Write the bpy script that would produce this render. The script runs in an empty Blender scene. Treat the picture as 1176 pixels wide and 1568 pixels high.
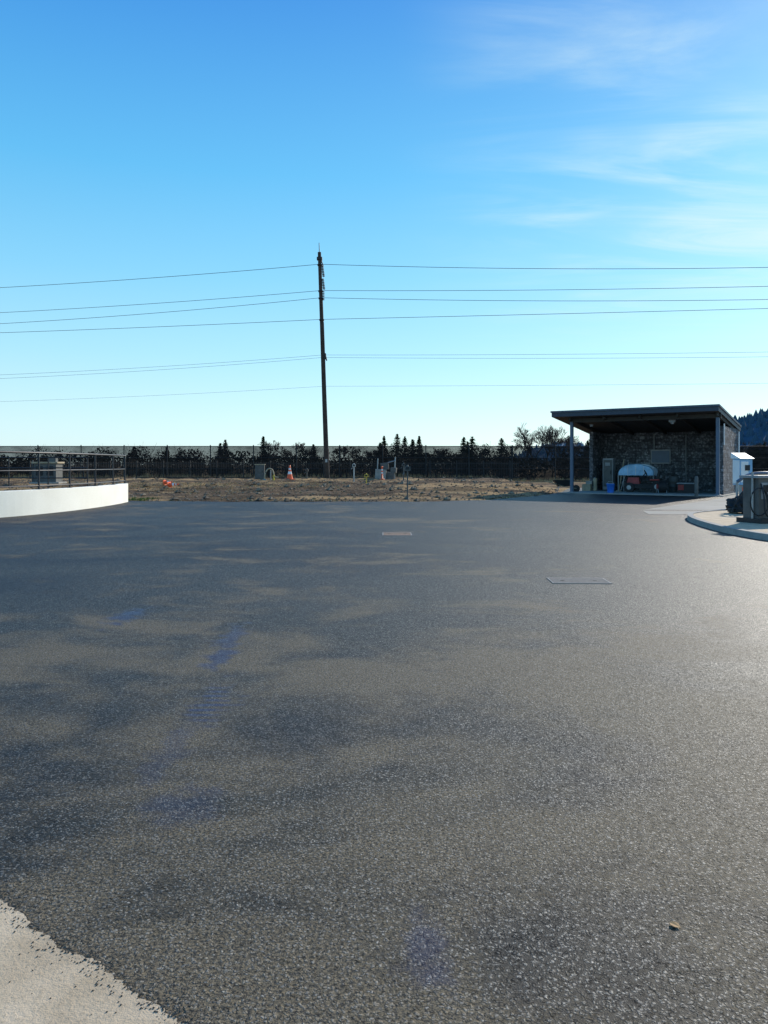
import bpy, bmesh, math, random
from mathutils import Vector, Matrix, noise
random.seed(7)
R=random.random
def U(a,b): return a+(b-a)*R()
scene=bpy.context.scene
COL=scene.collection

# ------------------------------------------------------------ materials
def newmat(name):
    m=bpy.data.materials.new(name); m.use_nodes=True
    nt=m.node_tree; b=nt.nodes.get('Principled BSDF')
    return m,nt,b
def N(nt,t,**kw):
    n=nt.nodes.new(t)
    for k,v in kw.items():
        if k.startswith('i_'): n.inputs[k[2:].replace('_',' ')].default_value=v
        else: setattr(n,k,v)
    return n
def L(nt,a,b): nt.links.new(a,b)
def ramp(nt,fac,stops,interp='LINEAR'):
    r=nt.nodes.new('ShaderNodeValToRGB'); r.color_ramp.interpolation=interp
    els=r.color_ramp.elements
    while len(els)<len(stops): els.new(0.5)
    for e,(p,c) in zip(els,stops):
        e.position=p; e.color=(c[0],c[1],c[2],1) if not isinstance(c,(int,float)) else (c,c,c,1)
    L(nt,fac,r.inputs[0]); return r.outputs[0]
def mixc(nt,fac,a,b,mode='MIX'):
    m=nt.nodes.new('ShaderNodeMix'); m.data_type='RGBA'; m.blend_type=mode
    for s,v in ((0,fac),(6,a),(7,b)):
        if hasattr(v,'is_output'): L(nt,v,m.inputs[s])
        elif isinstance(v,(int,float)): m.inputs[s].default_value=v
        else: m.inputs[s].default_value=(v[0],v[1],v[2],1)
    return m.outputs[2]
def math_(nt,op,a,b=None,c=None,clamp=False):
    m=nt.nodes.new('ShaderNodeMath'); m.operation=op; m.use_clamp=clamp
    for i,v in enumerate((a,b,c)):
        if v is None: continue
        if hasattr(v,'is_output'): L(nt,v,m.inputs[i])
        else: m.inputs[i].default_value=v
    return m.outputs[0]
def maprange(nt,v,a,b,c=0.0,d=1.0,smooth=True):
    m=nt.nodes.new('ShaderNodeMapRange'); 
    if smooth: m.interpolation_type='SMOOTHSTEP'
    L(nt,v,m.inputs[0])
    for i,x in enumerate((a,b,c,d)): m.inputs[i+1].default_value=x
    return m.outputs[0]
def noise_(nt,vec,scale,detail=4,rough=.55,dist=0):
    n=nt.nodes.new('ShaderNodeTexNoise'); n.inputs['Scale'].default_value=scale
    n.inputs['Detail'].default_value=detail; n.inputs['Roughness'].default_value=rough
    n.inputs['Distortion'].default_value=dist
    L(nt,vec,n.inputs['Vector']); return n.outputs[0]
def mapping(nt,vec,loc=(0,0,0),sc=(1,1,1),rot=(0,0,0)):
    m=nt.nodes.new('ShaderNodeMapping'); L(nt,vec,m.inputs[0])
    m.inputs[1].default_value=loc; m.inputs[2].default_value=rot; m.inputs[3].default_value=sc
    return m.outputs[0]
def simple(name,col,rough=.6,metal=0,var=.25,scale=4,bump=0.0,bscale=30):
    m,nt,b=newmat(name)
    tc=N(nt,'ShaderNodeTexCoord').outputs['Object']
    n=noise_(nt,tc,scale,5)
    lo=[c*(1-var) for c in col]; hi=[min(1,c*(1+var)) for c in col]
    L(nt,ramp(nt,n,[(.3,lo),(.7,hi)]),b.inputs['Base Color'])
    b.inputs['Roughness'].default_value=rough; b.inputs['Metallic'].default_value=metal
    if bump>0:
        bn=N(nt,'ShaderNodeBump'); bn.inputs['Strength'].default_value=bump; bn.inputs['Distance'].default_value=.02
        L(nt,noise_(nt,tc,bscale,4),bn.inputs['Height']); L(nt,bn.outputs[0],b.inputs['Normal'])
    return m

def mat_asphalt():
    m,nt,b=newmat('asphalt')
    pos=N(nt,'ShaderNodeNewGeometry').outputs['Position']
    v=N(nt,'ShaderNodeTexVoronoi'); v.inputs['Scale'].default_value=88
    jn=N(nt,'ShaderNodeTexNoise'); jn.inputs['Scale'].default_value=60; jn.inputs['Detail'].default_value=3; L(nt,pos,jn.inputs['Vector'])
    jv=N(nt,'ShaderNodeVectorMath',operation='MULTIPLY_ADD'); L(nt,jn.outputs['Color'],jv.inputs[0]); jv.inputs[1].default_value=(.022,.022,0); L(nt,pos,jv.inputs[2])
    L(nt,jv.outputs[0],v.inputs['Vector'])
    sep=N(nt,'ShaderNodeSeparateColor'); L(nt,v.outputs['Color'],sep.inputs[0])
    stone=ramp(nt,sep.outputs[0],[(0,(.016,.016,.017)),(.3,(.036,.035,.035)),(.60,(.078,.075,.069)),(.84,(.15,.138,.118)),(1,(.28,.25,.205))])
    clump=noise_(nt,pos,22,4,.7)
    stone=mixc(nt,.8,stone,ramp(nt,clump,[(.38,(.45,.45,.45)),(.62,(1.5,1.46,1.4))]),'MULTIPLY')
    gap=maprange(nt,v.outputs['Distance'],.24,.52,0,1)
    base=mixc(nt,gap,stone,(.008,.008,.008))
    big=noise_(nt,mapping(nt,pos,loc=(3.1,1.7,0),sc=(.30,.50,1)),1.0,5,.62,.8)
    big2=noise_(nt,mapping(nt,pos,loc=(1.0,6.0,0),sc=(.85,1.0,1)),1.0,6,.62,.5)
    sp_=N(nt,'ShaderNodeSeparateXYZ'); L(nt,pos,sp_.inputs[0])
    near=math_(nt,'ADD',maprange(nt,sp_.outputs[1],10,3.0,-.045,.06),maprange(nt,sp_.outputs[0],1,4,.015,-.04))
    dust=maprange(nt,math_(nt,'ADD',math_(nt,'ADD',math_(nt,'MULTIPLY',big,.55),math_(nt,'MULTIPLY',big2,.45)),near),.455,.60)
    fine=noise_(nt,pos,75,4,.8)
    dfac=math_(nt,'MULTIPLY',dust,maprange(nt,fine,.41,.60,.04,.85))
    base=mixc(nt,dfac,base,(.245,.190,.118))
    dark=maprange(nt,noise_(nt,mapping(nt,pos,loc=(9,4,0),sc=(.22,.30,1)),1,6,.6,.8),.42,.60)
    dark=math_(nt,'MULTIPLY',math_(nt,'MULTIPLY',dark,math_(nt,'SUBTRACT',1.0,dust)),maprange(nt,sp_.outputs[0],3.0,-3.0,.35,1))
    base=mixc(nt,math_(nt,'MULTIPLY',dark,.72),base,(.007,.008,.015))
    nz=N(nt,'ShaderNodeTexNoise'); nz.inputs['Scale'].default_value=7; nz.inputs['Detail'].default_value=6; L(nt,pos,nz.inputs['Vector'])
    stripe=N(nt,'ShaderNodeTexWave'); stripe.bands_direction='Y'; stripe.inputs['Scale'].default_value=3.2; stripe.inputs['Distortion'].default_value=1.0; L(nt,pos,stripe.inputs['Vector'])
    blue_streak=None
    for (cx,cy,rx,ry,st,sw) in [(-2.73,7.9,.15,.40,.95,0),(-1.42,6.9,.11,.5,.8,0),(-1.36,6.2,.10,.35,.95,0),(-1.15,5.0,.13,.40,1,1),(.13,2.45,.07,.19,.6,0),(-.95,3.5,.17,.20,.4,0),(-1.2,4.2,.09,.5,.35,0)]:
        s=mapping(nt,pos,loc=(-cx/rx,-cy/ry,0),sc=(1/rx,1/ry,0))
        ln=N(nt,'ShaderNodeVectorMath',operation='LENGTH'); L(nt,s,ln.inputs[0])
        d=math_(nt,'ADD',ln.outputs['Value'],math_(nt,'MULTIPLY',math_(nt,'SUBTRACT',nz.outputs[0],.5),3.5))
        k=maprange(nt,d,1.5,.3,0,st)
        if sw: k=math_(nt,'MULTIPLY',k,maprange(nt,stripe.outputs['Fac'],.25,.75,.1,1))
        blue_streak=k if blue_streak is None else math_(nt,'MAXIMUM',blue_streak,k)
    base=mixc(nt,math_(nt,'MULTIPLY',blue_streak,.8),base,(.010,.022,.075))  # tints the elliptical streaks dark blue
    L(nt,base,b.inputs['Base Color'])
    r=math_(nt,'ADD',.545,math_(nt,'MULTIPLY',dfac,.2))
    r=math_(nt,'SUBTRACT',r,math_(nt,'MULTIPLY',blue_streak,.12))
    L(nt,r,b.inputs['Roughness'])
    sp=math_(nt,'MULTIPLY',math_(nt,'SUBTRACT',1.0,math_(nt,'MULTIPLY',gap,.66)),maprange(nt,sep.outputs[2],.0,1,.12,1.15,False))
    sp=math_(nt,'MULTIPLY',sp,math_(nt,'SUBTRACT',1.0,math_(nt,'MULTIPLY',dfac,.5)))
    sp=math_(nt,'MULTIPLY',sp,math_(nt,'SUBTRACT',1.0,math_(nt,'MULTIPLY',dark,.15)))
    L(nt,sp,b.inputs['Specular IOR Level'])
    h=math_(nt,'ADD',math_(nt,'MULTIPLY',gap,-.5),math_(nt,'MULTIPLY',sep.outputs[1],.3))
    h=math_(nt,'ADD',h,math_(nt,'MULTIPLY',noise_(nt,pos,170,3,.7),1.0))
    bn=N(nt,'ShaderNodeBump'); bn.inputs['Strength'].default_value=.85; bn.inputs['Distance'].default_value=.0045
    L(nt,h,bn.inputs['Height']); L(nt,bn.outputs[0],b.inputs['Normal'])
    return m
def mat_concrete(name,c1,c2,scale=1.5,bump=.3,rough=.85,stain=True):
    m,nt,b=newmat(name)
    pos=N(nt,'ShaderNodeNewGeometry').outputs['Position']
    a=ramp(nt,noise_(nt,pos,scale,6,.6),[(.3,c1),(.7,c2)])
    f=noise_(nt,pos,90,3,.7)
    a=mixc(nt,maprange(nt,f,.50,.72,0,.45),a,[x*.45 for x in c1])
    a=mixc(nt,maprange(nt,noise_(nt,mapping(nt,pos,sc=(1,1,.25)),3,5,.65),.5,.75,0,.35 if stain else 0.06),a,[x*.55 for x in c1])
    L(nt,a,b.inputs['Base Color']); b.inputs['Roughness'].default_value=rough; b.inputs['Specular IOR Level'].default_value=.2
    bn=N(nt,'ShaderNodeBump'); bn.inputs['Strength'].default_value=bump; bn.inputs['Distance'].default_value=.008
    L(nt,f,bn.inputs['Height']); L(nt,bn.outputs[0],b.inputs['Normal'])
    return m
def mat_soil():
    m,nt,b=newmat('soil')
    pos=N(nt,'ShaderNodeNewGeometry').outputs['Position']
    a=ramp(nt,noise_(nt,pos,.9,8,.78),[(.34,(.028,.018,.012)),(.5,(.105,.070,.045)),(.70,(.27,.185,.115))])
    v=N(nt,'ShaderNodeTexVoronoi'); v.inputs['Scale'].default_value=7; L(nt,pos,v.inputs['Vector'])
    a=mixc(nt,.35,a,ramp(nt,v.outputs['Color'],[(0,(.03,.02,.013)),(1,(.33,.24,.16))]))
    straw=maprange(nt,noise_(nt,mapping(nt,pos,loc=(2,0,0),sc=(.09,.16,1)),1,6,.65,.6),.46,.56)
    a=mixc(nt,math_(nt,'MULTIPLY',straw,.62),a,(.52,.345,.17))
    dk=maprange(nt,noise_(nt,mapping(nt,pos,loc=(5,9,0),sc=(.15,.4,1)),1,5,.6,.6),.50,.60)
    a=mixc(nt,math_(nt,'MULTIPLY',dk,.65),a,(.03,.02,.014))
    L(nt,a,b.inputs['Base Color']); b.inputs['Roughness'].default_value=1; b.inputs['Specular IOR Level'].default_value=.05
    bn=N(nt,'ShaderNodeBump'); bn.inputs['Strength'].default_value=1; bn.inputs['Distance'].default_value=.14
    L(nt,noise_(nt,pos,5,6,.7),bn.inputs['Height']); L(nt,bn.outputs[0],b.inputs['Normal'])
    return m
def mat_block():
    m,nt,b=newmat('split_face_block')
    tc=N(nt,'ShaderNodeTexCoord').outputs['Object']
    s=N(nt,'ShaderNodeSeparateXYZ'); L(nt,tc,s.inputs[0])
    c=N(nt,'ShaderNodeCombineXYZ'); L(nt,math_(nt,'ADD',s.outputs[0],s.outputs[1]),c.inputs[0]); L(nt,s.outputs[2],c.inputs[1])
    br=N(nt,'ShaderNodeTexBrick'); L(nt,c.outputs[0],br.inputs['Vector'])
    br.inputs['Scale'].default_value=1; br.inputs['Brick Width'].default_value=.4; br.inputs['Row Height'].default_value=.2
    br.inputs['Mortar Size'].default_value=.012
    br.inputs['Color1'].default_value=(.15,.16,.18,1); br.inputs['Color2'].default_value=(.36,.37,.40,1); br.inputs['Mortar'].default_value=(.06,.06,.065,1)
    n=noise_(nt,tc,5,6,.8)
    v=N(nt,'ShaderNodeTexVoronoi'); v.inputs['Scale'].default_value=6.5; L(nt,tc,v.inputs['Vector'])
    c0=mixc(nt,.9,br.outputs['Color'],ramp(nt,n,[(.42,(.3,.3,.3)),(.58,(1.4,1.4,1.4))]),'MULTIPLY')
    c0=mixc(nt,maprange(nt,v.outputs['Distance'],.2,.6,.0,.65),c0,(.04,.04,.045))
    L(nt,c0,b.inputs['Base Color'])
    b.inputs['Roughness'].default_value=.9
    bn=N(nt,'ShaderNodeBump'); bn.inputs['Strength'].default_value=1; bn.inputs['Distance'].default_value=.1
    L(nt,n,bn.inputs['Height']); L(nt,bn.outputs[0],b.inputs['Normal'])
    return m
def mat_screen():
    m,nt,b=newmat('fence_slats')
    pos=N(nt,'ShaderNodeNewGeometry').outputs['Position']
    s=N(nt,'ShaderNodeSeparateXYZ'); L(nt,pos,s.inputs[0])
    x=math_(nt,'FRACT',math_(nt,'MULTIPLY',s.outputs[0],1/.09))
    gap=math_(nt,'GREATER_THAN',x,.74)
    nz=noise_(nt,mapping(nt,pos,sc=(.35,1,.7)),1,4)
    L(nt,ramp(nt,noise_(nt,mapping(nt,pos,sc=(1.2,1,2.5)),1,6,.7),[(.35,(.006,.006,.007)),(.7,(.045,.034,.03))]),b.inputs['Base Color']); b.inputs['Roughness'].default_value=.8; b.inputs['Specular IOR Level'].default_value=.1
    tr=N(nt,'ShaderNodeBsdfTransparent'); mx=N(nt,'ShaderNodeMixShader')
    L(nt,math_(nt,'MULTIPLY',gap,maprange(nt,nz,.35,.6,.35,.85)),mx.inputs[0]); L(nt,b.outputs[0],mx.inputs[1]); L(nt,tr.outputs[0],mx.inputs[2])
    L(nt,mx.outputs[0],nt.nodes['Material Output'].inputs[0])
    return m
def mat_foliage(name,c1,c2,scale=2.0):
    m,nt,b=newmat(name)
    pos=N(nt,'ShaderNodeNewGeometry').outputs['Position']
    L(nt,ramp(nt,noise_(nt,pos,scale,4,.6),[(.3,c1),(.7,c2)]),b.inputs['Base Color'])
    b.inputs['Roughness'].default_value=.9; b.inputs['Specular IOR Level'].default_value=.1
    return m
M={}
M['asphalt']=mat_asphalt()
M['soil']=mat_soil()
M['conc']=mat_concrete('concrete',(.46,.35,.225),(.62,.485,.33),scale=4,bump=.5)
M['concw']=mat_concrete('white_concrete',(.86,.82,.72),(.93,.90,.81),scale=.8,bump=.12,stain=False)
M['slab_glare']=mat_concrete('slab_and_glare_tone',(.28,.255,.21),(.38,.35,.30),scale=.6)  # pale tone for the drain slab and the glare painted on the asphalt
M['kerb']=mat_concrete('kerb_concrete',(.26,.25,.23),(.4,.38,.34),scale=3)
M['block']=mat_block()
M['screen']=mat_screen()
M['black']=simple('black_metal',(.015,.015,.017),.6,.0)
M['rail']=simple('railing_paint',(.02,.02,.025),.5,.0)
M['navy']=simple('blue_grey_fascia',(.03,.045,.07),.5,.0,.15)
M['trim']=simple('fascia_trim',(.06,.085,.12),.5,.0,.15)
M['soffit']=simple('soffit_metal',(.04,.035,.03),.8,0)
M['grey']=simple('grey_paint',(.25,.26,.27),.5,.0,.15)
M['dgrey']=simple('dark_grey_paint',(.09,.09,.085),.6,.0,.25)
M['postb']=simple('post_paint',(.08,.12,.18),.45,.0,.1)
M['white']=simple('white_paint',(.75,.76,.76),.4,0,.06)
M['ltblue']=simple('light_blue_paint',(.22,.42,.62),.45,0,.12)
M['blue']=simple('blue_plastic',(.03,.16,.6),.4,0,.1)
M['tarp']=simple('blue_tarp',(.30,.52,.72),.5,0,.25,3,.4,6)
M['red']=simple('red_paint',(.30,.025,.02),.5,0,.3)
M['orange']=simple('orange_plastic',(.85,.12,.03),.5,0,.15)
M['yellow']=simple('yellow_paint',(.65,.45,.05),.5,0,.1)
M['rubber']=simple('black_rubber',(.014,.014,.015),.7,0,.2,6,.3)
M['wood']=simple('pole_wood',(.055,.035,.025),.85,0,.35,3,.5,20)
M['wire']=simple('wire_metal',(.04,.05,.065),.5,.0)
M['insul']=simple('insulator',(.09,.06,.06),.4,0)
M['rust']=simple('cast_iron',(.16,.10,.065),.8,.0,.4,12,.5,40)
M['coverc']=simple('cover_concrete',(.10,.10,.095),.85,.0,.35,14,.5,60)
M['steel']=simple('galvanised_steel',(.35,.36,.36),.5,.5,.15)
M['tan']=simple('tan_box',(.36,.29,.19),.7)
M['conif']=mat_foliage('conifer_foliage',(.010,.020,.010),(.03,.05,.022))
M['bush']=mat_foliage('shrub_foliage',(.010,.012,.009),(.035,.035,.022),.6)
M['twig']=mat_foliage('twig_bark',(.05,.04,.035),(.11,.09,.075))
M['hill']=mat_foliage('forest_haze_tint',(.04,.085,.125),(.06,.11,.15),.02)  # foliage colour shifted to blue, aerial haze painted in
M['farhill']=mat_foliage('far_forest_haze_tint',(.10,.18,.25),(.13,.21,.28),.02)  # paler and bluer, stronger distance haze painted into the colour
M['grassdry']=mat_foliage('dry_grass',(.32,.20,.09),(.60,.42,.22),1.5)
M['grass']=mat_foliage('green_grass',(.05,.09,.02),(.13,.2,.05),1.5)
M['stone']=mat_foliage('stones',(.06,.045,.034),(.34,.26,.18),3)
M['grit']=mat_foliage('dark_grit',(.03,.03,.03),(.12,.11,.09),60)
M['leaf']=simple('dead_leaf',(.40,.24,.10),.8)

# ------------------------------------------------------------ mesh builder
class B:
    def __init__(s): s.v=[];s.f=[];s.m=[];s.mats=[];s.sm=[]
    def mi(s,k):
        if k not in s.mats: s.mats.append(k)
        return s.mats.index(k)
    def add(s,vs,fs,k,smooth=False):
        o=len(s.v); s.v+= [tuple(x) for x in vs]; i=s.mi(k)
        for f in fs: s.f.append(tuple(o+a for a in f)); s.m.append(i); s.sm.append(smooth)
    def box(s,c,d,k,rz=0,rx=0,ry=0,taper=1.0):
        mt=Matrix.Translation(c)@Matrix.Rotation(rz,4,'Z')@Matrix.Rotation(rx,4,'X')@Matrix.Rotation(ry,4,'Y')
        vs=[]
        for z in (-.5,.5):
            t=taper if z>0 else 1
            for x,y in ((-.5,-.5),(.5,-.5),(.5,.5),(-.5,.5)): vs.append(mt@Vector((x*d[0]*t,y*d[1]*t,z*d[2])))
        s.add(vs,[(3,2,1,0),(4,5,6,7),(0,1,5,4),(1,2,6,5),(2,3,7,6),(3,0,4,7)],k)
    def cyl(s,p0,p1,r0,r1,k,n=10,smooth=True):
        p0=Vector(p0);p1=Vector(p1);d=(p1-p0)
        if d.length<1e-6: return
        d.normalize(); a=d.orthogonal().normalized(); b=d.cross(a)
        vs=[]
        for p,r in((p0,r0),(p1,r1)):
            for i in range(n):
                t=2*math.pi*i/n; vs.append(p+a*(r*math.cos(t))+b*(r*math.sin(t)))
        s.add(vs,[(i,(i+1)%n,n+(i+1)%n,n+i) for i in range(n)],k,smooth)
        s.add(vs[:n],[tuple(reversed(range(n)))],k); s.add(vs[n:],[tuple(range(n))],k)
    def tube(s,pts,r,k,n=6,smooth=True):
        pts=[Vector(p) for p in pts]; vs=[]
        for j,p in enumerate(pts):
            d=(pts[min(j+1,len(pts)-1)]-pts[max(j-1,0)]).normalized()
            up=Vector((0,0,1)) if abs(d.z)<.9 else Vector((1,0,0))
            a=d.cross(up).normalized(); b=a.cross(d)
            for i in range(n):
                t=2*math.pi*i/n; vs.append(p+a*(r*math.cos(t))+b*(r*math.sin(t)))
        fs=[]
        for j in range(len(pts)-1):
            for i in range(n): fs.append((j*n+i,j*n+(i+1)%n,(j+1)*n+(i+1)%n,(j+1)*n+i))
        s.add(vs,fs,k,smooth)
    def lathe(s,c,prof,k,n=14):
        vs=[];c=Vector(c)
        for r,z in prof:
            for i in range(n):
                t=2*math.pi*i/n; vs.append(c+Vector((r*math.cos(t),r*math.sin(t),z)))
        fs=[]
        for j in range(len(prof)-1):
            for i in range(n): fs.append((j*n+i,j*n+(i+1)%n,(j+1)*n+(i+1)%n,(j+1)*n+i))
        s.add(vs,fs,k,True)
        s.add(vs[-n:],[tuple(range(n))],k)
    def blob(s,c,d,k,seed=0,amp=.25,fr=1.5,nu=18,nv=10):
        vs=[];c=Vector(c)
        for j in range(nv+1):
            ph=math.pi*j/nv
            for i in range(nu):
                th=2*math.pi*i/nu; n=Vector((math.sin(ph)*math.cos(th),math.sin(ph)*math.sin(th),math.cos(ph)))
                q=1+amp*noise.noise(n*fr+Vector((seed,seed*2,0)))*2
                vs.append(c+Vector((n.x*d[0]*q,n.y*d[1]*q,max(n.z,-.35)*d[2]*q)))
        fs=[]
        for j in range(nv):
            for i in range(nu): fs.append((j*nu+i,(j+1)*nu+i,(j+1)*nu+(i+1)%nu,j*nu+(i+1)%nu))
        s.add(vs,fs,k,True)
    def done(s,name,parent=None,loc=(0,0,0),rz=0,bevel=0):
        me=bpy.data.meshes.new(name); me.from_pydata(s.v,[],s.f)
        for k in s.mats: me.materials.append(M[k])
        me.polygons.foreach_set('material_index',s.m); me.polygons.foreach_set('use_smooth',s.sm); me.update()
        o=bpy.data.objects.new(name,me); COL.objects.link(o); o.location=loc; o.rotation_euler[2]=rz
        if parent: o.parent=parent
        if bevel:
            md=o.modifiers.new('bev','BEVEL'); md.width=bevel; md.segments=2; md.limit_method='ANGLE'
        return o
def empty(name,loc=(0,0,0),rz=0):
    o=bpy.data.objects.new(name,None); COL.objects.link(o); o.location=loc; o.rotation_euler[2]=rz; return o
def poly(name,pts,z,k,thick=0):
    b=B(); n=len(pts)
    b.add([(x,y,z) for x,y in pts],[tuple(range(n))],k)
    return b.done(name)
def smooth_poly(pts,it=2):
    for _ in range(it):
        q=[]
        for i in range(len(pts)):
            a=pts[i];b=pts[(i+1)%len(pts)]
            q+=[(a[0]*.75+b[0]*.25,a[1]*.75+b[1]*.25),(a[0]*.25+b[0]*.75,a[1]*.25+b[1]*.75)]
        pts=q
    return pts
def open_smooth(pts,it=2):
    for _ in range(it):
        q=[pts[0]]
        for i in range(len(pts)-1):
            a=pts[i];b=pts[i+1]
            q+=[tuple(a[j]*.75+b[j]*.25 for j in range(len(a))),tuple(a[j]*.25+b[j]*.75 for j in range(len(a)))]
        q.append(pts[-1]); pts=q
    return pts

# ------------------------------------------------------------ ground
poly('ground',[(-1500,-300),(1500,-300),(1500,2500),(-1500,2500)],-.03,'soil')
poly('asphalt_yard',[(-45,-14),(60,-14),(60,52),(13,52),(10.8,45),(9,40.5),(5,35.2),(1,33.8),(-11,34),(-45,35.5)],.0,'asphalt')

def edge(x):
    P=[(-60,34.5),(-11,32.9),(-5,32.5),(0.9,32.6),(4.6,33.8),(8,38.5),(10,44),(12.5,52)]
    for a,b in zip(P,P[1:]):
        if x<=b[0]: 
            t=(x-a[0])/(b[0]-a[0]); return a[1]+(b[1]-a[1])*max(0,t)
    return 52
def soil_h(x,y):
    s=y-edge(x); t=max(0,min(1,s/9)); t=t*t*(3-2*t)
    tr=max(0,min(1,(12.5-x)/2.5))
    n=noise.fractal(Vector((x*.35,y*.35,0)),1,2,5)*.17+noise.noise(Vector((x*1.6,y*1.6,3)))*.08
    return -.03+(.05*min(1,max(0,s/.6))+.28*t+n*(.15+.85*t)+.02)*tr
b=B(); nx,ny=330,120; vs=[]
for j in range(ny+1):
    t=(j/ny)**1.5
    for i in range(nx+1):
        x=-60+72.5*i/nx; y0=edge(x)-.35+.25*noise.noise(Vector((x*1.2,0,0))); y=y0+(78-y0)*t
        vs.append((x,y,soil_h(x,y)))
b.add(vs,[(j*(nx+1)+i,j*(nx+1)+i+1,(j+1)*(nx+1)+i+1,(j+1)*(nx+1)+i) for j in range(ny) for i in range(nx)],'soil',True)
b.done('soil_bank')
b=B()
for _ in range(4200):
    x=U(-30,11); y=edge(x)+ (R()**1.6)*36
    if y>74: continue
    r=U(.02,.08) if R()<.92 else U(.08,.2)
    z=soil_h(x,y); vs=[]
    for dx,dy,dz in ((1,0,0),(-1,0,0),(0,1,0),(0,-1,0),(0,0,.8),(0,0,-.5)):
        vs.append((x+dx*r*U(.7,1.4),y+dy*r*U(.7,1.3),z+r*.2+dz*r*U(.7,1.2)))
    b.add(vs,[(0,2,4),(2,1,4),(1,3,4),(3,0,4),(2,0,5),(1,2,5),(3,1,5),(0,3,5)],'stone')
b.done('gravel')
def tufts(name,n,fx,k,h0,h1):
    b=B()
    for _ in range(n):
        x,y=fx(); z=soil_h(x,y)-.01
        for _ in range(7):
            a=U(0,6.28); h=U(h0,h1); l=U(.02,.14); w=.012
            p=Vector((x+U(-.12,.12),y+U(-.12,.12),z)); q=Vector((math.cos(a)*l,math.sin(a)*l,h))
            s=Vector((-math.sin(a)*w,math.cos(a)*w,0))
            b.add([p-s,p+s,p+q],[(0,1,2)],k)
    b.done(name)
def f1():
    x=random.gauss(-11,4.5); y=random.gauss(46,4.5); y=max(edge(x)+2,min(72,y)); return min(9,x),y
tufts('dry_grass',1700,f1,'grassdry',.04,.13)
def f2():
    if R()<.6: return U(-11.6,-10.3),edge(-11)+U(.0,1.5)
    x=U(-10,9); return x,edge(x)+U(0,.8)*U(0,1)+ (0 if R()<.4 else U(0,6))
tufts('green_grass',130,f2,'grass',.04,.12)
def f3(): return U(-50,40),U(72.2,74.5)
tufts('tall_dry_grass',1300,f3,'grassdry',.2,.5)

pts=[(-1.75,3.0),(-1.55,2.86),(-1.41,2.74),(-1.24,2.60),(-1.08,2.46),(-.95,2.40),(-.79,2.28),(-.66,2.19),(-.54,2.1),(-.3,1.85),(0,1.4),(.2,.6),(.2,-14),(-20,-14),(-20,6),(-6,5.5),(-3,4.1)]
pp=[]
for i in range(len(pts)):
    a=pts[i]; c=pts[(i+1)%len(pts)]; n=22 if i<10 else 1
    for j in range(n):
        t=j/n; x=a[0]+(c[0]-a[0])*t; y=a[1]+(c[1]-a[1])*t
        if i<10: 
            q=noise.noise(Vector((x*7,y*7,0)))*.024+noise.noise(Vector((x*45,y*45,0)))*.010; x+=q; y+=q
        pp.append((x,y))
poly('concrete_walkway',pp,.006,'conc')
b=B()
for _ in range(800):
    i=random.randrange(0,9); a=pts[i]; c=pts[i+1]; t=R(); k=random.gauss(0.005,.022) if R()<.9 else -abs(random.gauss(0,.1)); x=a[0]+(c[0]-a[0])*t+k; y=a[1]+(c[1]-a[1])*t+k; r=U(.0018,.0045)
    vs=[(x+dx*r*U(.7,1.3),y+dy*r*U(.7,1.3),.006+r*.3+dz*r) for dx,dy,dz in ((1,0,0),(-1,0,0),(0,1,0),(0,-1,0),(0,0,.8),(0,0,-.5))]
    b.add(vs,[(0,2,4),(2,1,4),(1,3,4),(3,0,4)],'grit')
b.done('loose_grit')
poly('asphalt_glare_sheet',[(9.3,26.6),(11.6,26.2),(14,25.4),(30,24),(32,40),(18.7,40.3),(17.0,37.0),(14.6,33.5),(12.2,30.5)],.006,'slab_glare')  # pale sheet over the asphalt, sun glare put into its colour
poly('drain_slab',[(8.6,24.2),(10.9,23.9),(11.2,25.6),(9.0,25.9)],.006,'slab_glare')
def cover(name,cx,cy,w,d,rz,k):
    b=B()
    for s in (-1,1): 
        b.box((0,s*(d/2+.015),.0),(w+.06,.02,.012),'kerb'); b.box((s*(w/2+.015),0,.0),(.02,d+.005,.012),'kerb')
    b.box((0,0,.001),(w,d,.008),k)
    for i in range(2): b.cyl((-w*.3+w*.6*i,0,.004),(-w*.3+w*.6*i,0,.008),.03,.03,'rubber',10)
    b.done(name,None,(cx,cy,.004),rz)
cover('drain_cover',.30,17.2,.62,.75,.0,'rust')
cover('drain_cover',2.68,10.25,.74,.42,-.04,'coverc')
b=B(); b.add([(0,-.018,0.002),(.014,-.005,.004),(.012,.014,.006),(0,.02,.003),(-.013,.012,.005),(-.014,-.006,.004)],[(0,1,2,3),(0,3,4,5)],'leaf'); b.done('fallen_leaf',None,(1.01,2.58,.003),.8)

# ------------------------------------------------------------ left curved wall with railing
W=open_smooth([(-30,19.2),(-16,19.4),(-12.6,20.6),(-11.45,23.0),(-10.95,25.4),(-10.8,27.8),(-10.85,30.2),(-11.1,32.3)],3)
def ribbon(b,path,z0,z1,th,k):
    L_=[]
    for i,p in enumerate(path):
        a=Vector(path[max(i-1,0)]); c=Vector(path[min(i+1,len(path)-1)]); d=(c-a).normalized(); n=Vector((d.y,-d.x))
        L_.append((Vector(p),n))
    n_=len(L_); vs=[]
    for p,n in L_: vs+=[(p.x,p.y,z0),(p.x,p.y,z1),(p.x-n.x*th,p.y-n.y*th,z1),(p.x-n.x*th,p.y-n.y*th,z0)]
    fs=[]
    for i in range(n_-1):
        for j in range(3): fs.append((i*4+j,(i+1)*4+j,(i+1)*4+j+1,i*4+j+1))
    fs+= [(0,1,2,3),(4*n_-1,4*n_-2,4*n_-3,4*n_-4)]
    b.add(vs,fs,k)
b=B(); ribbon(b,W,-.05,.80,.28,'concw'); b.done('white_concrete_wall',bevel=.012)
b=B()
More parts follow.
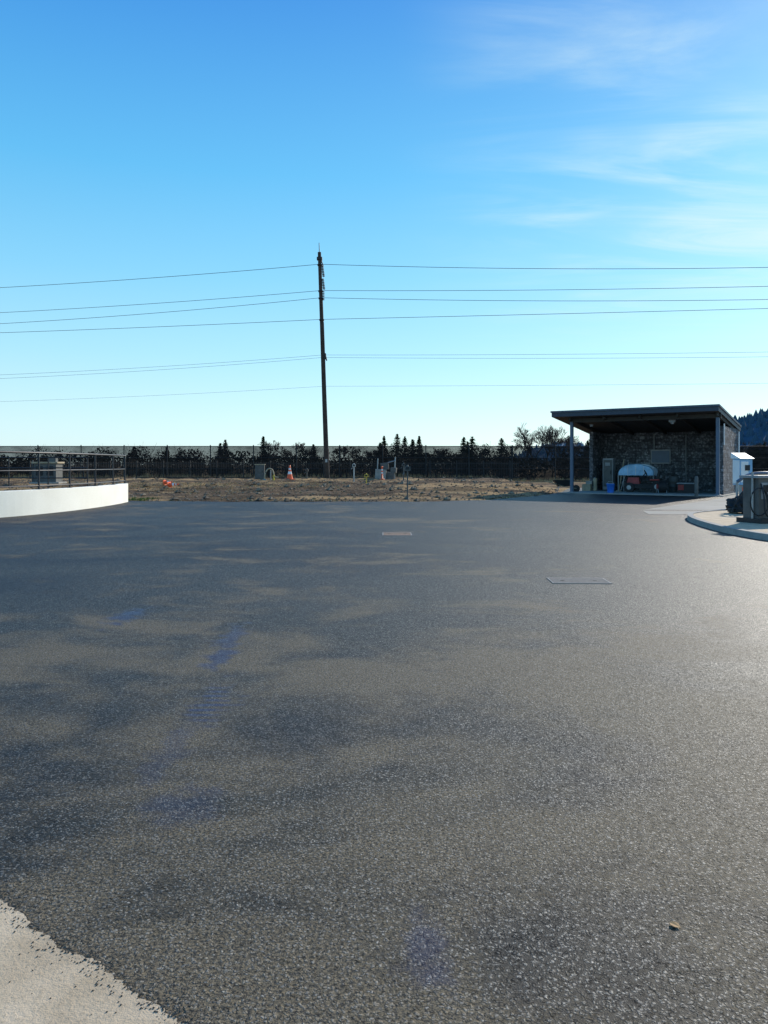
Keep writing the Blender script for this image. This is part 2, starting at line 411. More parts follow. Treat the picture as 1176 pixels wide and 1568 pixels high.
def offs(path,o):
    r=[]
    for i,p in enumerate(path):
        a=Vector(path[max(i-1,0)]); c=Vector(path[min(i+1,len(path)-1)]); d=(c-a).normalized(); r.append((p[0]-d.y*o,p[1]+d.x*o))
    return r
C=offs(W,.14)
for z,r in ((2.0,.035),(1.42,.022),(.92,.022)): b.tube([(x,y,z) for x,y in C],r,'rail',8)
acc=0; last=Vector(C[-1]); b.cyl((last.x,last.y,.8),(last.x,last.y,2.0),.035,.035,'rail')
for i in range(len(C)-2,-1,-1):
    p=Vector(C[i]); seg=(p-last).length
    acc+=seg; last=p
    if acc>1.8: acc=0; b.cyl((p.x,p.y,.8),(p.x,p.y,2.0),.032,.032,'rail'); b.box((p.x,p.y,.81),(.14,.14,.02),'rail')
b.done('metal_railing')

b=B()
b.box((0,0,.6),(1.3,1.2,1.2),'dgrey'); b.box((0,0,1.24),(1.5,1.35,.1),'tan')
for i in range(2): b.box((-.3+i*.6,-.61,.75),(.38,.04,.55),'rubber')
b.cyl((-.9,0,0),(-.9,0,1.4),.05,.05,'dgrey'); b.box((.3,0,1.4),(.4,.4,.25),'dgrey'); b.box((0,0,.03),(1.7,1.5,.1),'kerb')
b.done('control_building',None,(-20.3,45,.5),.1,.01)
b=B()
for z in (.55,1.1,1.65): b.tube([(-12,0,z),(9,0,z)],.035,'rail')
for i in range(11): b.cyl((-12+2.1*i,0,0),(-12+2.1*i,0,1.65),.035,.035,'rail')
b.done('pipe_railing',None,(-25,40,.35),.02)

# ------------------------------------------------------------ perimeter fence
FY=75.0; FZ=3.5
par=empty('perimeter_fence')
b=B(); b.add([(-70,FY,.0),(75,FY,.0),(75,FY,FZ),(-70,FY,FZ)],[(0,1,2,3)],'screen'); b.done('slat_panels',par)
b=B()
x=-30.5-4.34*9
while x<75:
    b.cyl((x,FY-.06,0),(x,FY-.06,FZ+.05),.06,.06,'black',8); b.lathe((x,FY-.06,FZ+.05),[(.075,0),(.05,.05),(0.01,.08)],'black',8); x+=4.34
for z in (.12,1.2,2.3,FZ-.02): b.cyl((-70,FY-.05,z),(75,FY-.05,z),.035,.035,'black',6)
b.done('fence_posts_and_rails',par)
b=B(); x=-34
while x<13:
    b.box((x,0,.85),(.03,.03,1.7),'black'); x+=.16
for z in (.2,1.55): b.box((-10.5,0.03,z),(47,.04,.05),'black')
x=-34
while x<13: b.box((x+.02,-.04,.9),(.09,.09,1.85),'black'); x+=2.56
b.done('picket_fence',None,(0,71.5,.2))

# ------------------------------------------------------------ trees
def conifer(name,x,y,h,r,seed):
    random.seed(seed); b=B(); b.cyl((0,0,0),(0,0,h),.02*h+.03,.012,'twig',6)
    z=.08*h
    while z<h*1.0:
        t=z/h; rr=r*(1-t)**.85*U(.6,1.25)+.08
        for a in range(15):
            an=U(0,6.28); r2=rr*U(.55,1.2)
            for q in range(5):
                f=(q+.6)/5; p=Vector((math.cos(an)*r2*f,math.sin(an)*r2*f,z-r2*f*.12+U(-.08,.08))); s=.08+.12*(1-t)*U(.5,1.5)
                for _k in range(2):
                    b.add([p+Vector((U(-s,s),U(-s,s),U(-s,s)*.8)) for _ in range(3)],[(0,1,2)],'conif')
        z+=.033*h*U(.6,1.3)
    return b.done(name,None,(x,y,-.05))
def PX(px,y): return (px-588)*y/1140.
for i,(px,yy,h,r) in enumerate([(345,96,4.9,1.7),(403,92,5.2,1.8),(337,99,4.6,1.7),(588,93,5.2,1.7),(608,95,5.6,2.6),(620,97,5.3,2.8),(632,94,4.9,2.3),(642,92,5.2,1.5),(710,95,5.3,1.6),(723,98,5.4,2.9),(716,99,4.7,2.4),(768,94,5.0,2.2),(582,99,4.6,2.0),(205,95,4.0,1.8),(255,97,3.9,1.9),(480,98,4.3,1.8),(900,100,4.9,1.8),(1158,90,4.0,1.8),(1170,94,4.3,1.9)]):
    conifer('pine_tree',PX(px,yy),yy,h,r,i+10)
def baretree(name,x,y,h,seed,spread=.5):
    random.seed(seed); b=B()
    def br(p,d,l,r,dep):
        q=p+d*l; b.cyl(p,q,max(r,.017),max(r*.65,.014),'twig',4 if dep<3 else 3)
        if dep>=6: return
        for _ in range(3):
            nd=(d+Vector((U(-1,1),U(-1,1),U(-.35,.7)))*spread).normalized()
            br(q if R()<.6 else p+d*l*U(.5,1),nd,l*U(.62,.84),r*.62,dep+1)
    br(Vector((0,0,0)),Vector((U(-.1,.1),U(-.1,.1),1)).normalized(),h*.25,h*.014,0)
    return b.done(name,None,(x,y,-.05))
for i,(px,yy,h) in enumerate([(805,108,7.2),(820,106,9.0),(834,110,8.8),(846,107,8.0),(858,108,7.8),(787,112,5.8),(875,112,7.4),(420,100,5.6),(437,103,5.4),(460,101,5.3),(530,104,5.2),(560,102,5.0),(665,103,5.3),(686,101,5.0),(742,104,5.1),(890,106,6.8),(1150,100,6),(1172,104,6.4)]):
    baretree('bare_tree',PX(px,yy),yy,h,i+50,.6)
random.seed(3)
b=B()
x=-75
while x<85:
    yy=U(80,93); h=U(1.9,3.6)*(1 if R()<.8 else 1.12); w=U(.9,2.2)
    for _ in range(int(190*w)):
        a=U(0,6.28); ph=U(0,1); rr=w*math.sqrt(R())*math.sqrt(max(.02,1-(ph*.95)**2))
        p=Vector((x+math.cos(a)*rr,yy+math.sin(a)*rr,ph*h)); s=.18
        b.add([p+Vector((U(-s,s),U(-s,s),U(-s,s))) for _ in range(3)],[(0,1,2)],'bush')
    for _ in range(22):
        b.cyl((x+U(-.3,.3)*w,yy,0),(x+U(-1,1)*w,yy+U(-.5,.5),h*U(.8,1.15)),.02,.006,'twig',3)
    x+=U(.5,1.5)
b.done('distant_tree_line')
b=B()
for _ in range(20000):
    x=U(-260,260); y=U(150,175); h=3.3+1.2*noise.noise(Vector((x*.05,0,0)))+.9*noise.noise(Vector((x*.3,5,0)))
    p=Vector((x,y,h*R()**.7)); s=.6
    b.add([p+Vector((U(-s,s),U(-s,s),U(-s,s))) for _ in range(3)],[(0,1,2)],'bush')
b.done('far_tree_belt')

def mkhill(name,fn,x0,x1,y0,y1,k,ntree,hr):
    b=B(); nx,ny=90,30; vs=[]
    for j in range(ny+1):
        for i in range(nx+1):
            x=x0+(x1-x0)*i/nx; y=y0+(y1-y0)*j/ny; vs.append((x,y,fn(x,y)-2.0+1.2*noise.noise(Vector((x*.03,y*.03,0)))))
    b.add(vs,[(j*(nx+1)+i,j*(nx+1)+i+1,(j+1)*(nx+1)+i+1,(j+1)*(nx+1)+i) for j in range(ny) for i in range(nx)],k,True)
    for _ in range(ntree):
        x=U(x0,x1); y=U(y0,y1); z=fn(x,y)
        if z<2.5: continue
        h=U(*hr); r=h*U(.3,.42); n=5; a0=U(0,1)
        v=[(x+r*math.cos(a0+i*1.2566),y+r*math.sin(a0+i*1.2566),z-3) for i in range(n)]+[(x+U(-.3,.3),y,z+h-3)]
        b.add(v,[(i,(i+1)%n,n) for i in range(n)],k)
    b.done(name)
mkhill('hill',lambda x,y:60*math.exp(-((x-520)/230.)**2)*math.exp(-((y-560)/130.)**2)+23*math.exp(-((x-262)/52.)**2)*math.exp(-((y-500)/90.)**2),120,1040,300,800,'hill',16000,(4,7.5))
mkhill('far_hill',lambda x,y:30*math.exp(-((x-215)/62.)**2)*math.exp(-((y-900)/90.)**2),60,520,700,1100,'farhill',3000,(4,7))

# ------------------------------------------------------------ utility poles + wires
def pole(name,x,y,lean=0):
    p=empty(name,(x,y,0)); b=B(); H=21.6
    P=lambda z: Vector((lean*z/22.0,0,z))
    b.cyl(P(-.2),P(H),.25,.16,'wood',14); b.cyl(P(H),P(H+.9),.04,.03,'wire',6)
    b.done('pole_shaft',p)
    b=B()
    for z,s in ((20.4,1),(17.93,-1),(17.26,1),(15.23,-1)):
        q=P(z); b.box(q+Vector((.0,0,.0)),(.44,.4,.10),'black')
        b.cyl(q+Vector((0,-.2,0)),q+Vector((0,-.42,.05)),.03,.03,'wire',6)
    for z0 in (20.4,19.2):
        q=P(z0)
        for k in range(7): 
            c=q+Vector((.24+.02*k,-.08,-.12-.15*k)); b.cyl(c,c+Vector((0,0,-.06)),.13,.13,'insul',8); b.cyl(c,c+Vector((0,0,-.15)),.03,.03,'insul',6)
    for k in range(6):
        c=P(17.9)+Vector((.26,-.08,-.15*k)); b.cyl(c,c+Vector((0,0,-.06)),.11,.11,'insul',8)
    q=P(21.0); b.cyl(q+Vector((.1,0,0)),q+Vector((.35,0,-.7)),.05,.05,'black',6); b.box(q,(.5,.42,.25),'black')
    q=P(11.8); b.box(q+Vector((.2,-.05,0)),(.2,.25,.55),'black'); b.cyl(q+Vector((.2,0,.3)),q+Vector((.36,0,-.4)),.06,.06,'black',6)
    q=P(8.97); b.box(q+Vector((.14,-.05,0)),(.12,.2,.2),'black')
    b.tube([P(z)+Vector((.19,-.12,0)) for z in (.3,5,9,12,15)],.03,'wire',5)
    b.box(P(2.0)+Vector((0,-.25,0)),(.2,.03,.3),'steel')
    b.done('pole_hardware',p)
PB=(-5.34,70.0)
pole('utility_pole',PB[0],PB[1],-.75)
PR=(100,55.0); PL=(-112,83.0)
pole('utility_pole',PR[0],PR[1]); pole('utility_pole',PL[0],PL[1])
b=B()
for z,sr,sl,r in ((20.4,1.9,1.5,.023),(17.93,1.0,1.5,.021),(17.26,1.5,2.0,.021),(15.23,.15,.65,.021),(11.9,.6,1.64,.012),(11.67,.8,1.8,.012),(8.97,.35,1.3,.009)):
    x0=PB[0]-.75*z/22; s=Vector((x0,PB[1]-.3,z))
    for E,sg in ((PR,sr),(PL,sl)):
        e=Vector((E[0],E[1]-.3,z))
        pts2=[]
        for i in range(41):
            t=i/40; p=s.lerp(e,t); p.z-=4*sg*t*(1-t); pts2.append(p)
        b.tube(pts2,r,'wire',5)
b.done('power_lines')

# ------------------------------------------------------------ yard objects in the soil strip
def cone(name,x,y,h,tip=False):
    z=soil_h(x,y); b=B()
    b.box((0,0,.03),(.62*h,.62*h,.06),'orange')
    b.lathe((0,0,.06),[(.22*h,0),(.15*h,.33*h),(.148*h,.34*h)],'orange'); b.lathe((0,0,.06),[(.148*h,.34*h),(.11*h,.52*h)],'white'); b.lathe((0,0,.06),[(.11*h,.52*h),(.085*h,.64*h)],'orange')
    b.lathe((0,0,.06),[(.085*h,.64*h),(.07*h,.75*h)],'white'); b.lathe((0,0,.06),[(.07*h,.75*h),(.05*h,.95*h),(.035*h,.96*h)],'orange')
    o=b.done(name,None,(x,y,z),.3)
    if tip: o.rotation_euler=(math.radians(84),0,1.35); o.location.z+=.16
    return o
cone('traffic_cone',-8.1,64,1.25)
cone('traffic_cone',-12.45,43.0,.62,True)
cone('traffic_cone',-13.0,44.0,.5,True)
b=B()
b.lathe((0,0,0),[(.2,0),(.2,.06),(.08,.07),(.065,1.0),(.09,1.02),(.09,1.08),(.03,1.12)],'orange'); b.cyl((0,0,.75),(0,0,.87),.073,.073,'white',12); b.cyl((0,0,.5),(0,0,.62),.075,.075,'white',12)
b.done('delineator_post',None,(PX(585,62),62,soil_h(0,62)),0)
def standpipe(name,x,y,h,r=.05,k='steel',box=True):
    b=B(); b.cyl((0,0,0),(0,0,h),r,r,k,10)
    b.lathe((0,0,0),[(r*2.5,0),(r*2.5,.05),(r,.06)],k)
    if box:
        b.box((0,0,h-.02),(.26,.2,.20),k); b.box((0,-.11,h),(.16,.03,.12),'black'); b.cyl((-.12,0,h-.2),(-.22,0,h-.3),.03,.03,k,8)
        b.cyl((0,0,h+.08),(0,0,h+.16),.05,.03,k,8)
    b.done(name,None,(x,y,soil_h(x,y)-.02),0)
standpipe('water_standpipe',PX(624,33.4),33.4,1.42,.032,'dgrey')
standpipe('water_standpipe',PX(542,58),58,1.35,.06)
standpipe('water_standpipe',PX(561,52),52,.62,.04,'yellow')
standpipe('water_standpipe',PX(470,66),66,.9,.05,'dgrey')
standpipe('water_standpipe',PX(618,60),60,1.3,.05,'dgrey')
b=B()
b.box((0,0,.7),(.85,.6,1.4),'dgrey'); b.box((0,0,1.43),(.95,.7,.08),'tan'); b.box((0,-.31,.75),(.7,.03,1.15),'dgrey'); b.box((.22,-.335,.8),(.06,.03,.18),'black')
b.done('utility_cabinet',None,(PX(398,68),68,soil_h(-11,68)),.1,.01)
b=B()
b.tube(open_smooth([(-.5,0,0),(-.48,0,.6),(-.2,0,1.05),(.15,0,1.0),(.3,0,.6),(.3,0,.35),(.7,0,.25)],2),.06,'tan',8); b.lathe((-.5,0,0),[(.15,0),(.15,.12),(.07,.13)],'grey'); b.cyl((.3,0,0),(.3,0,.5),.09,.07,'yellow',10)
b.cyl((.0,.2,0),(.0,.2,.9),.05,.05,'steel',8)
b.done('gooseneck_pipe',None,(PX(414,64),64,soil_h(-9.8,64)),0)
b=B()
for (x,y,z,s) in ((0,0,.5,.95),(.85,.1,.35,.7),(.35,.2,1.2,.7),(1.15,0,.85,.5)):
    b.box((x,y,z),(s,s*.8,s*.9),'dgrey' if s<.8 else 'kerb',rz=U(-.3,.3),ry=U(-.15,.15))
b.cyl((1.2,0,0),(1.3,0,2.0),.06,.06,'steel'); b.cyl((-.3,.1,0),(-.25,.1,1.9),.05,.05,'steel'); b.cyl((.2,0,1.4),(1.3,0,1.7),.05,.05,'grey')
b.done('concrete_block_pile',None,(PX(583,66),66,soil_h(0,66)-.05),0,.03)
b=B(); b.tube([(0,0,.06),(.3,.8,.08),(1.0,1.2,.06),(2.4,.9,.08),(3.6,1.2,.06)],.05,'orange',6); b.done('orange_hose',None,(-13.4,43.2,.2),-.3)

# ------------------------------------------------------------ shed
SA=math.radians(-34); P0=(10.70,42.4); SX=.965
shed=empty('block_shed',(P0[0],P0[1],0),SA); shed.scale=(SX,1,1)
BV=5.6; 
b=B(); b.box((4.0,2.6,.0),(8.7,6.4,.10),'kerb'); b.done('floor_slab',shed)
def roofz(v,top=True): return (4.62-.115*(v+.7)) - (0 if top else .30)
b=B(); u0,u1,v0,v1=-.95,8.15,-.75,6.1
vs=[(u0,v0,roofz(v0,0)),(u1,v0,roofz(v0,0)),(u1,v1,roofz(v1,0)),(u0,v1,roofz(v1,0)),(u0,v0,roofz(v0)),(u1,v0,roofz(v0)),(u1,v1,roofz(v1)),(u0,v1,roofz(v1))]
b.add(vs,[(3,2,1,0)],'soffit'); b.add(vs,[(4,5,6,7),(0,1,5,4),(1,2,6,5),(2,3,7,6),(3,0,4,7)],'navy')
b.done('roof',shed)
b=B()
b.box(((u0+u1)/2,v0-.03,roofz(v0)-.02),(u1-u0+.1,.05,.10),'trim')
sl=math.atan(.115)
b.box((u1+.028,(v0+v1)/2,roofz((v0+v1)/2)-.02),(.05,v1-v0,.10),'trim',rx=-sl)
b.box((4,.0,roofz(0,0)-.12),(8.3,.16,.22),'soffit')
for u in (0,2,4,6,8): b.box((u,2.7,roofz(2.7,0)-.09),(.1,6.2,.16),'soffit',rx=-sl)
b.done('roof_trim_and_beams',shed)
b=B()
for u in (0,7.98): b.box((u,0,2.02),(.17,.17,4.04),'postb'); b.box((u,0,.07),(.3,.3,.04),'grey')
b.done('posts',shed,bevel=.008)
b=B(); hb=roofz(BV,0)-.02
b.box((4.1,BV,hb/2),(8.0,.25,hb),'block')
h1=roofz(4.4,0)-.1; b.box((.0,4.5,h1/2),(.22,2.3,h1),'block')
b.box((8.02,3.1,h1/2),(.2,4.7,h1),'block')
b.done('walls',shed)
b=B()
b.box((3.7,BV-.17,2.1),(1.2,.1,.85),'grey'); b.box((3.7,BV-.235,2.1),(1.05,.03,.7),'postb'); b.box((2.9,BV-.19,1.5),(.35,.15,.5),'grey')
b.cyl((3.3,BV-.18,2.5),(3.3,BV-.18,3.5),.03,.03,'steel'); b.cyl((5.2,BV-.18,.1),(5.2,BV-.18,3.4),.03,.03,'grey')
b.box((2.6,BV-.25,3.25),(.28,.2,.16),'grey'); b.box((5.6,.3,3.95),(.3,.3,.14),'grey')
b.cyl((5.6,.3,3.9),(5.6,.3,3.78),.12,.08,'grey'); b.cyl((1.0,.5,3.9),(1.0,.5,3.78),.12,.08,'grey')
b.box((8.14,.9,3.2),(.04,.12,1.1),'white'); b.cyl((8.17,5.3,.1),(8.17,5.3,3.5),.05,.05,'white')  # white strip and pipe paint in the sunlit right edge of the shed
b.done('fittings_and_sunlit_edge',shed)
def sh(u,v): 
    u*=SX; c,s=math.cos(SA),math.sin(SA); return (P0[0]+u*c-v*s, P0[1]+u*s+v*c)
def obj(b,name,u,v,rz=0,z=.05,bevel=0):
    x,y=sh(u,v); return b.done(name,None,(x,y,z),SA+rz,bevel)
b=B(); b.box((0,0,1.0),(.62,.5,1.9),'grey'); b.box((0,-.26,1.05),(.52,.03,1.6),'dgrey'); b.box((.18,-.29,1.1),(.04,.04,.2),'black'); b.box((0,0,.03),(.7,.6,.06),'black'); b.box((0,-.28,1.6),(.3,.02,.2),'grey')
obj(b,'equipment_cabinet',.95,3.9,0,.05,.01)
b=B(); b.lathe((0,0,0),[(.17,0),(.22,.46),(.24,.47),(.24,.5),(.2,.5),(.18,.3)],'blue'); b.tube([(-.22,0,.48),(-.1,-.1,.62),(.1,-.1,.62),(.22,0,.48)],.01,'steel'); b.cyl((0,0,.5),(0,0,.505),.2,.2,'white')
obj(b,'plastic_pail',2.1,.6)
b=B()
for x in (-.75,.75):
    for y in (-.45,.45):
        r=.33 if x>0 else .28
        b.cyl((x,y-.11,r),(x,y+.11,r),r,r,'rubber',18); b.cyl((x,y-.125,r),(x,y+.125,r),r*.45,r*.45,'steel',12)
b.box((0,0,.42),(1.7,.6,.12),'rubber'); b.box((-.55,0,.66),(.7,.6,.36),'red',taper=.8); b.box((-.95,0,.62),(.06,.55,.3),'rubber')
b.box((.5,0,.66),(.55,.55,.14),'rubber'); b.box((.78,0,.95),(.12,.5,.5),'rubber',ry=.2); b.box((.62,.45,.72),(.5,.2,.06),'rubber'); b.box((.62,-.45,.72),(.5,.2,.06),'red')
b.cyl((-.15,0,.8),(.1,0,1.1),.025,.025,'black'); b.cyl((.08,0,1.1),(.12,0,1.12),.17,.17,'black',14)
b.box((0,0,.3),(.9,1.1,.12),'rubber')
obj(b,'riding_mower',3.55,2.2,.15)
b=B()
vs=[];nu,nv=16,8
for j in range(nv+1):
    for i in range(nu+1):
        a=math.pi*i/nu; x=-math.cos(a)*1.0; z=.95+math.sin(a)**.7*.62+.04*noise.noise(Vector((x*3,j*.5,0))); vs.append((x,-.55+1.1*j/nv,z+.05*math.sin(j*1.1)))
b.add(vs,[(j*(nu+1)+i,j*(nu+1)+i+1,(j+1)*(nu+1)+i+1,(j+1)*(nu+1)+i) for j in range(nv) for i in range(nu)],'tarp',True)
for j in (0,nv):
    row=[vs[j*(nu+1)+i] for i in range(nu+1)]; dy=-.004 if j==0 else .004
    b.add([(x,y+dy,z) for x,y,z in row],[tuple(range(nu+1))],'tarp')
for i in range(1,5): 
    q=[(-math.cos(math.pi*k/12)*1.02,-.58+.22*i,.96+math.sin(math.pi*k/12)**.7*.65) for k in range(13)]; b.tube(q,.014,'white',5)
for k in (-.45,0,.45): b.cyl((k,-.57,.95),(k,-.57,1.5),.014,.014,'white',5)
for x in (-1,1):
    for y in (-.55,.55): b.cyl((x,y,0),(x,y,.97),.025,.025,'steel')
obj(b,'tarp_covered_frame',2.95,3.2,0)
b=B(); b.cyl((0,0,0),(.25,.2,1.9),.03,.03,'tan'); b.cyl((.1,0,0),(.5,.25,1.7),.025,.025,'steel'); b.box((0,0,.03),(.3,.12,.05),'tan'); b.box((.1,0,.04),(.25,.1,.06),'black'); obj(b,'broom_and_rake',1.9,2.8)
b=B(); b.lathe((0,0,0),[(.28,0),(.29,.03),(.28,.3),(.295,.31),(.28,.33),(.28,.6),(.295,.61),(.28,.63),(.28,.88),(.26,.9)],'dgrey'); obj(b,'steel_drum',5.0,3.2)
b=B(); b.box((0,0,.25),(.9,.6,.5),'black'); b.box((0,0,.53),(.95,.65,.06),'grey'); b.box((-.25,-.31,.3),(.3,.02,.3),'red'); obj(b,'tool_chest',5.8,2.6,.2,.05,.01)
b=B(); b.cyl((-.2,0,.35),(.2,0,.35),.32,.32,'rubber',16); b.cyl((-.25,0,.35),(.25,0,.35),.15,.15,'red',12)
for x in (-.22,.22): b.cyl((x,-.25,0),(x,0,.35),.02,.02,'steel'); b.cyl((x,.25,0),(x,0,.35),.02,.02,'steel')
obj(b,'hose_reel',4.7,1.6,.5)
b=B()
tr=[(-.6,-.36,.72),(.6,-.3,.72),(.6,.3,.72),(-.6,.36,.72),(-.35,-.24,.36),(.3,-.2,.36),(.3,.2,.36),(-.35,.24,.36)]
b.add(tr,[(4,5,6,7),(0,4,5,1),(1,5,6,2),(2,6,7,3),(3,7,4,0)],'rubber'); b.cyl((.72,-.05,.22),(.72,.05,.22),.22,.22,'rubber',14)
for y in (-.22,.22): b.tube([(.72,y*.3,.22),(0,y,.34),(-1.1,y*1.3,.66)],.025,'tan'); b.cyl((-.3,y,.35),(-.4,y,0),.02,.02,'steel')
obj(b,'wheelbarrow',-.85,.9,.55,.0)
b=B(); b.box((0,0,.2),(.5,.4,.4),'tan'); b.box((.1,0,.5),(.35,.3,.2),'kerb',rz=.3); b.cyl((.45,.1,0),(.45,.1,.75),.12,.12,'tan',12); b.cyl((.45,.1,.75),(.45,.1,.8),.07,.05,'grey'); obj(b,'supply_boxes',-.1,2.9)

# ------------------------------------------------------------ kerbed island & fill station
isl=smooth_poly([(9.6,23.4),(8.75,21.6),(8.25,19.5),(7.95,17.2),(8.1,15.1),(9.6,13.8),(14,13.6),(17,18),(16,25),(12.0,25.2)],3)
b=B(); n=len(isl); c=Vector((12,19.5))
inn=[tuple(Vector(p).lerp(c,.045)) for p in isl]
b.add([(x,y,-.03) for x,y in isl]+[(x+(c.x-x)*.004,y+(c.y-y)*.004,.14) for x,y in isl]+[(x,y,.14) for x,y in inn]+[(x,y,.12) for x,y in inn],
  [(i,(i+1)%n,n+(i+1)%n,n+i) for i in range(n)]+[(n+i,n+(i+1)%n,2*n+(i+1)%n,2*n+i) for i in range(n)]+[(2*n+i,2*n+(i+1)%n,3*n+(i+1)%n,3*n+i) for i in range(n)],'kerb')
b.add([(x,y,.12) for x,y in inn],[tuple(range(n))],'conc')
b.done('kerbed_island')
b=B()
b.box((0,0,.06),(1.3,.8,.12),'black'); b.box((-.3,0,.62),(.55,.5,1.05),'dgrey'); b.box((-.3,-.26,.82),(.40,.03,.42),'grey'); b.box((-.3,-.28,.88),(.3,.02,.18),'black')
b.box((.35,0,.55),(.6,.55,.9),'dgrey'); b.box((.35,-.285,.6),(.5,.03,.7),'black'); b.box((.0,0,1.18),(1.3,.6,.07),'grey')
b.cyl((-.62,-.1,.1),(-.62,-.1,1.3),.03,.03,'steel')
for k in range(4):
    x=-.55+k*.3; b.tube(open_smooth([(x,-.3,1.0),(x-.1,-.5,.7),(x-.15,-.55,.3),(x+.05,-.5,.15),(x+.15,-.42,.4),(x+.12,-.32,.8)],3),.022,'rubber',7)
b.tube([(-.65+.3*math.cos(a),-.35,.55+.35*math.sin(a)) for a in [i*.35 for i in range(38)]],.02,'rubber',6)
b.cyl((.1,-.3,.9),(.1,-.42,.9),.07,.07,'red',12)
b.done('fuel_dispenser',None,(9.95,19.3,.12),.35,.008)
b=B()
b.box((0,0,.45),(.08,.3,.9),'steel'); b.box((0,0,1.35),(.5,.42,.95),'ltblue'); b.add([(-.3,-.28,1.83),(.3,-.28,1.83),(.3,.26,1.83),(-.3,.26,1.83),(-.3,.26,2.05),(.3,.26,2.05)],[(0,1,5,4),(0,4,3),(1,2,5),(3,4,5,2),(0,3,2,1)],'white')
b.box((-.262,0,1.35),(.03,.36,.85),'white'); b.box((-.08,-.22,1.35),(.3,.03,.75),'white'); b.box((.02,-.245,1.5),(.2,.02,.2),'black'); b.box((0,0,.03),(.5,.5,.06),'kerb'); b.box((-.1,-.25,.7),(.14,.1,.2),'orange')
b.done('control_kiosk',None,(13.1,27.2,.0),.2,.008)
b=B()
b.blob((0,0,.16),(.30,.35,.28),'rubber',4,.6,2.4,26,16); b.blob((.32,.15,.30),(.22,.25,.38),'rubber',9,.6,2.4,26,16)
b.tube([(.05+.42*math.cos(a),-.1+.38*math.sin(a),.05+.006*a) for a in [i*.4 for i in range(50)]],.028,'rubber',6)
b.tube(open_smooth([(.3,.1,.6),(.05,-.2,.75),(-.25,-.3,.4),(-.4,-.35,.05)],2),.03,'rubber',6)
b.done('coiled_rubber_hose',None,(10.9,22.8,.12))
b=B(); b.tube(open_smooth([(-.9,0,.95),(-.6,-.1,1.2),(0,-.1,1.25),(.6,0,1.15),(1.0,0,.9)],2),.05,'postb',8); b.cyl((-.9,0,0),(-.9,0,.95),.035,.035,'steel'); b.cyl((1,0,0),(1,0,.9),.035,.035,'steel'); b.cyl((0,0,0),(0,-.1,1.25),.035,.035,'steel')
b.done('hose_support_arm',None,(11.9,23.2,.12),0)
def bollard(x,y,k='yellow',h=1.05):
    b=B(); b.lathe((0,0,0),[(.09,0),(.09,h-.08),(.07,h-.03),(.03,h)],k)
    if k=='yellow': b.cyl((0,0,h*.7),(0,0,h*.82),.093,.093,'white',14)
    b.done('safety_bollard',None,(x,y,0),0)
bollard(*sh(7.2,-1.4),'dgrey'); bollard(15.6,29.5,'yellow'); bollard(16.5,30,'yellow')
b=B()
for z in (.55,1.05): b.cyl((0,0,z),(6,0,z),.03,.03,'yellow')
for i in range(4): b.cyl((i*2,0,0),(i*2,0,1.05),.03,.03,'yellow')
b.done('guard_rail',None,(21,43,.0),0)

# ------------------------------------------------------------ light & sky
EL=math.radians(26); AZ=math.radians(38.5)
w=bpy.data.worlds.new('World'); scene.world=w; w.use_nodes=True; nt=w.node_tree; nt.nodes.clear()
out=N(nt,'ShaderNodeOutputWorld'); bg=N(nt,'ShaderNodeBackground'); sky=N(nt,'ShaderNodeTexSky',sky_type='NISHITA')
sky.sun_disc=False; sky.sun_elevation=EL; sky.sun_rotation=AZ; sky.air_density=1.0; sky.dust_density=.5; sky.ozone_density=3; sky.altitude=50
tc=N(nt,'ShaderNodeTexCoord').outputs['Generated']
sp=N(nt,'ShaderNodeSeparateXYZ'); L(nt,tc,sp.inputs[0])
g=ramp(nt,sp.outputs[2],[(0,(.68,.86,.94)),(.05,(.61,.845,.95)),(.14,(.40,.76,.96)),(.24,(.23,.64,.94)),(.36,(.10,.50,.90)),(.53,(.03,.28,.78)),(1,(.015,.13,.52))])
vm=N(nt,'ShaderNodeVectorMath',operation='SCALE'); L(nt,g,vm.inputs[0]); vm.inputs['Scale'].default_value=6.9
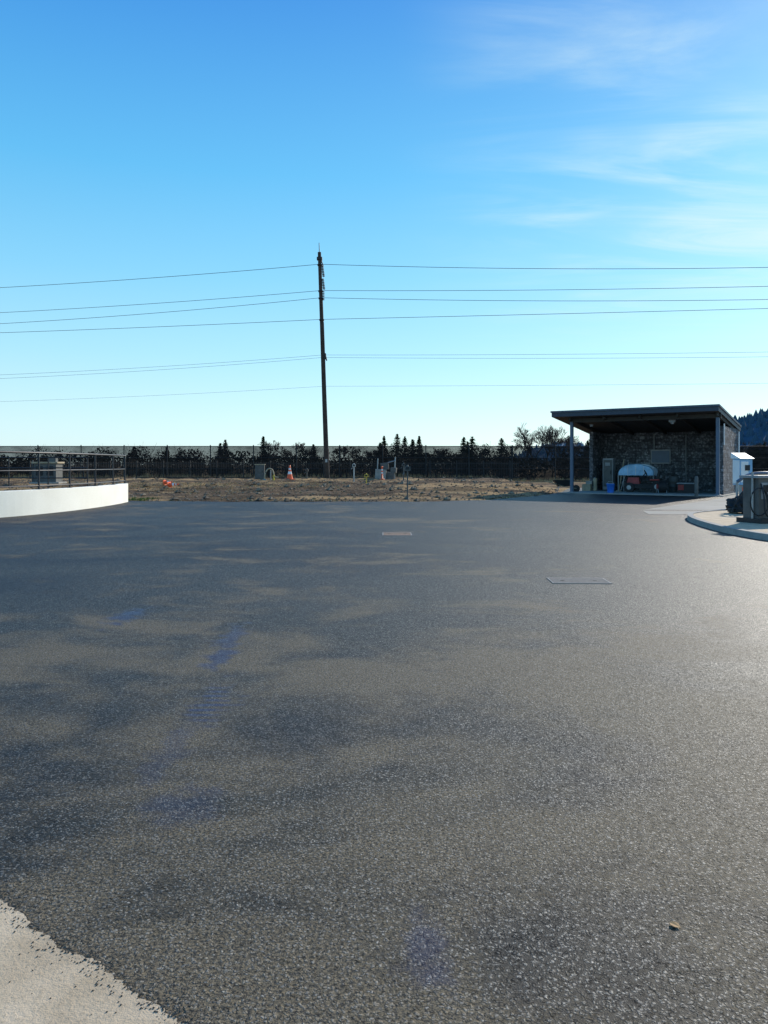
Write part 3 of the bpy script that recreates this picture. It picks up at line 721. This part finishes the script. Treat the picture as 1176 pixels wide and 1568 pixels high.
sm=N(nt,'ShaderNodeVectorMath',operation='MULTIPLY'); L(nt,sky.outputs[0],sm.inputs[0]); sm.inputs[1].default_value=(.27,.32,.29)
ad=N(nt,'ShaderNodeVectorMath',operation='ADD'); L(nt,vm.outputs[0],ad.inputs[0]); L(nt,sm.outputs[0],ad.inputs[1])
zz=math_(nt,'MAXIMUM',sp.outputs[2],.06)
cx=N(nt,'ShaderNodeCombineXYZ'); L(nt,math_(nt,'DIVIDE',sp.outputs[0],zz),cx.inputs[0]); L(nt,math_(nt,'DIVIDE',sp.outputs[1],zz),cx.inputs[1])
cv=mapping(nt,cx.outputs[0],loc=(.4,.2,0),rot=(0,0,math.radians(-58)),sc=(.6,1.7,1))
c1=noise_(nt,cv,1.2,9,.60,1.0); c2=noise_(nt,cx.outputs[0],.9,3,.5,.3)
cl=math_(nt,'MULTIPLY',maprange(nt,c1,.34,.78),maprange(nt,c2,.30,.56))
right=maprange(nt,sp.outputs[0],.0,.38)
cl=math_(nt,'MULTIPLY',math_(nt,'MULTIPLY',cl,right),maprange(nt,sp.outputs[2],.12,.30))
mx=mixc(nt,math_(nt,'MULTIPLY',cl,.85),ad.outputs[0],(6.3,7.8,7.9))
L(nt,mx,bg.inputs[0]); bg.inputs[1].default_value=.125; L(nt,bg.outputs[0],out.inputs[0])
sd=bpy.data.lights.new('sun','SUN'); sd.energy=5.0; sd.angle=math.radians(.53); sd.color=(1,.92,.80)
so=bpy.data.objects.new('sun',sd); COL.objects.link(so)
d=Vector((math.sin(AZ)*math.cos(EL),math.cos(AZ)*math.cos(EL),math.sin(EL)))
so.rotation_euler=d.to_track_quat('Z','Y').to_euler(); so.location=(20,20,40)

cd=bpy.data.cameras.new('camera'); co=bpy.data.objects.new('camera',cd); COL.objects.link(co)
co.location=(0,0,1.6); co.rotation_euler=(math.radians(90),0,0)
cd.sensor_fit='VERTICAL'; cd.sensor_height=36; cd.lens=26.17; cd.shift_y=-72/1568; cd.clip_end=5000; cd.clip_start=.05
scene.camera=co
scene.view_settings.view_transform='Standard'; scene.view_settings.look='None'; scene.view_settings.exposure=0
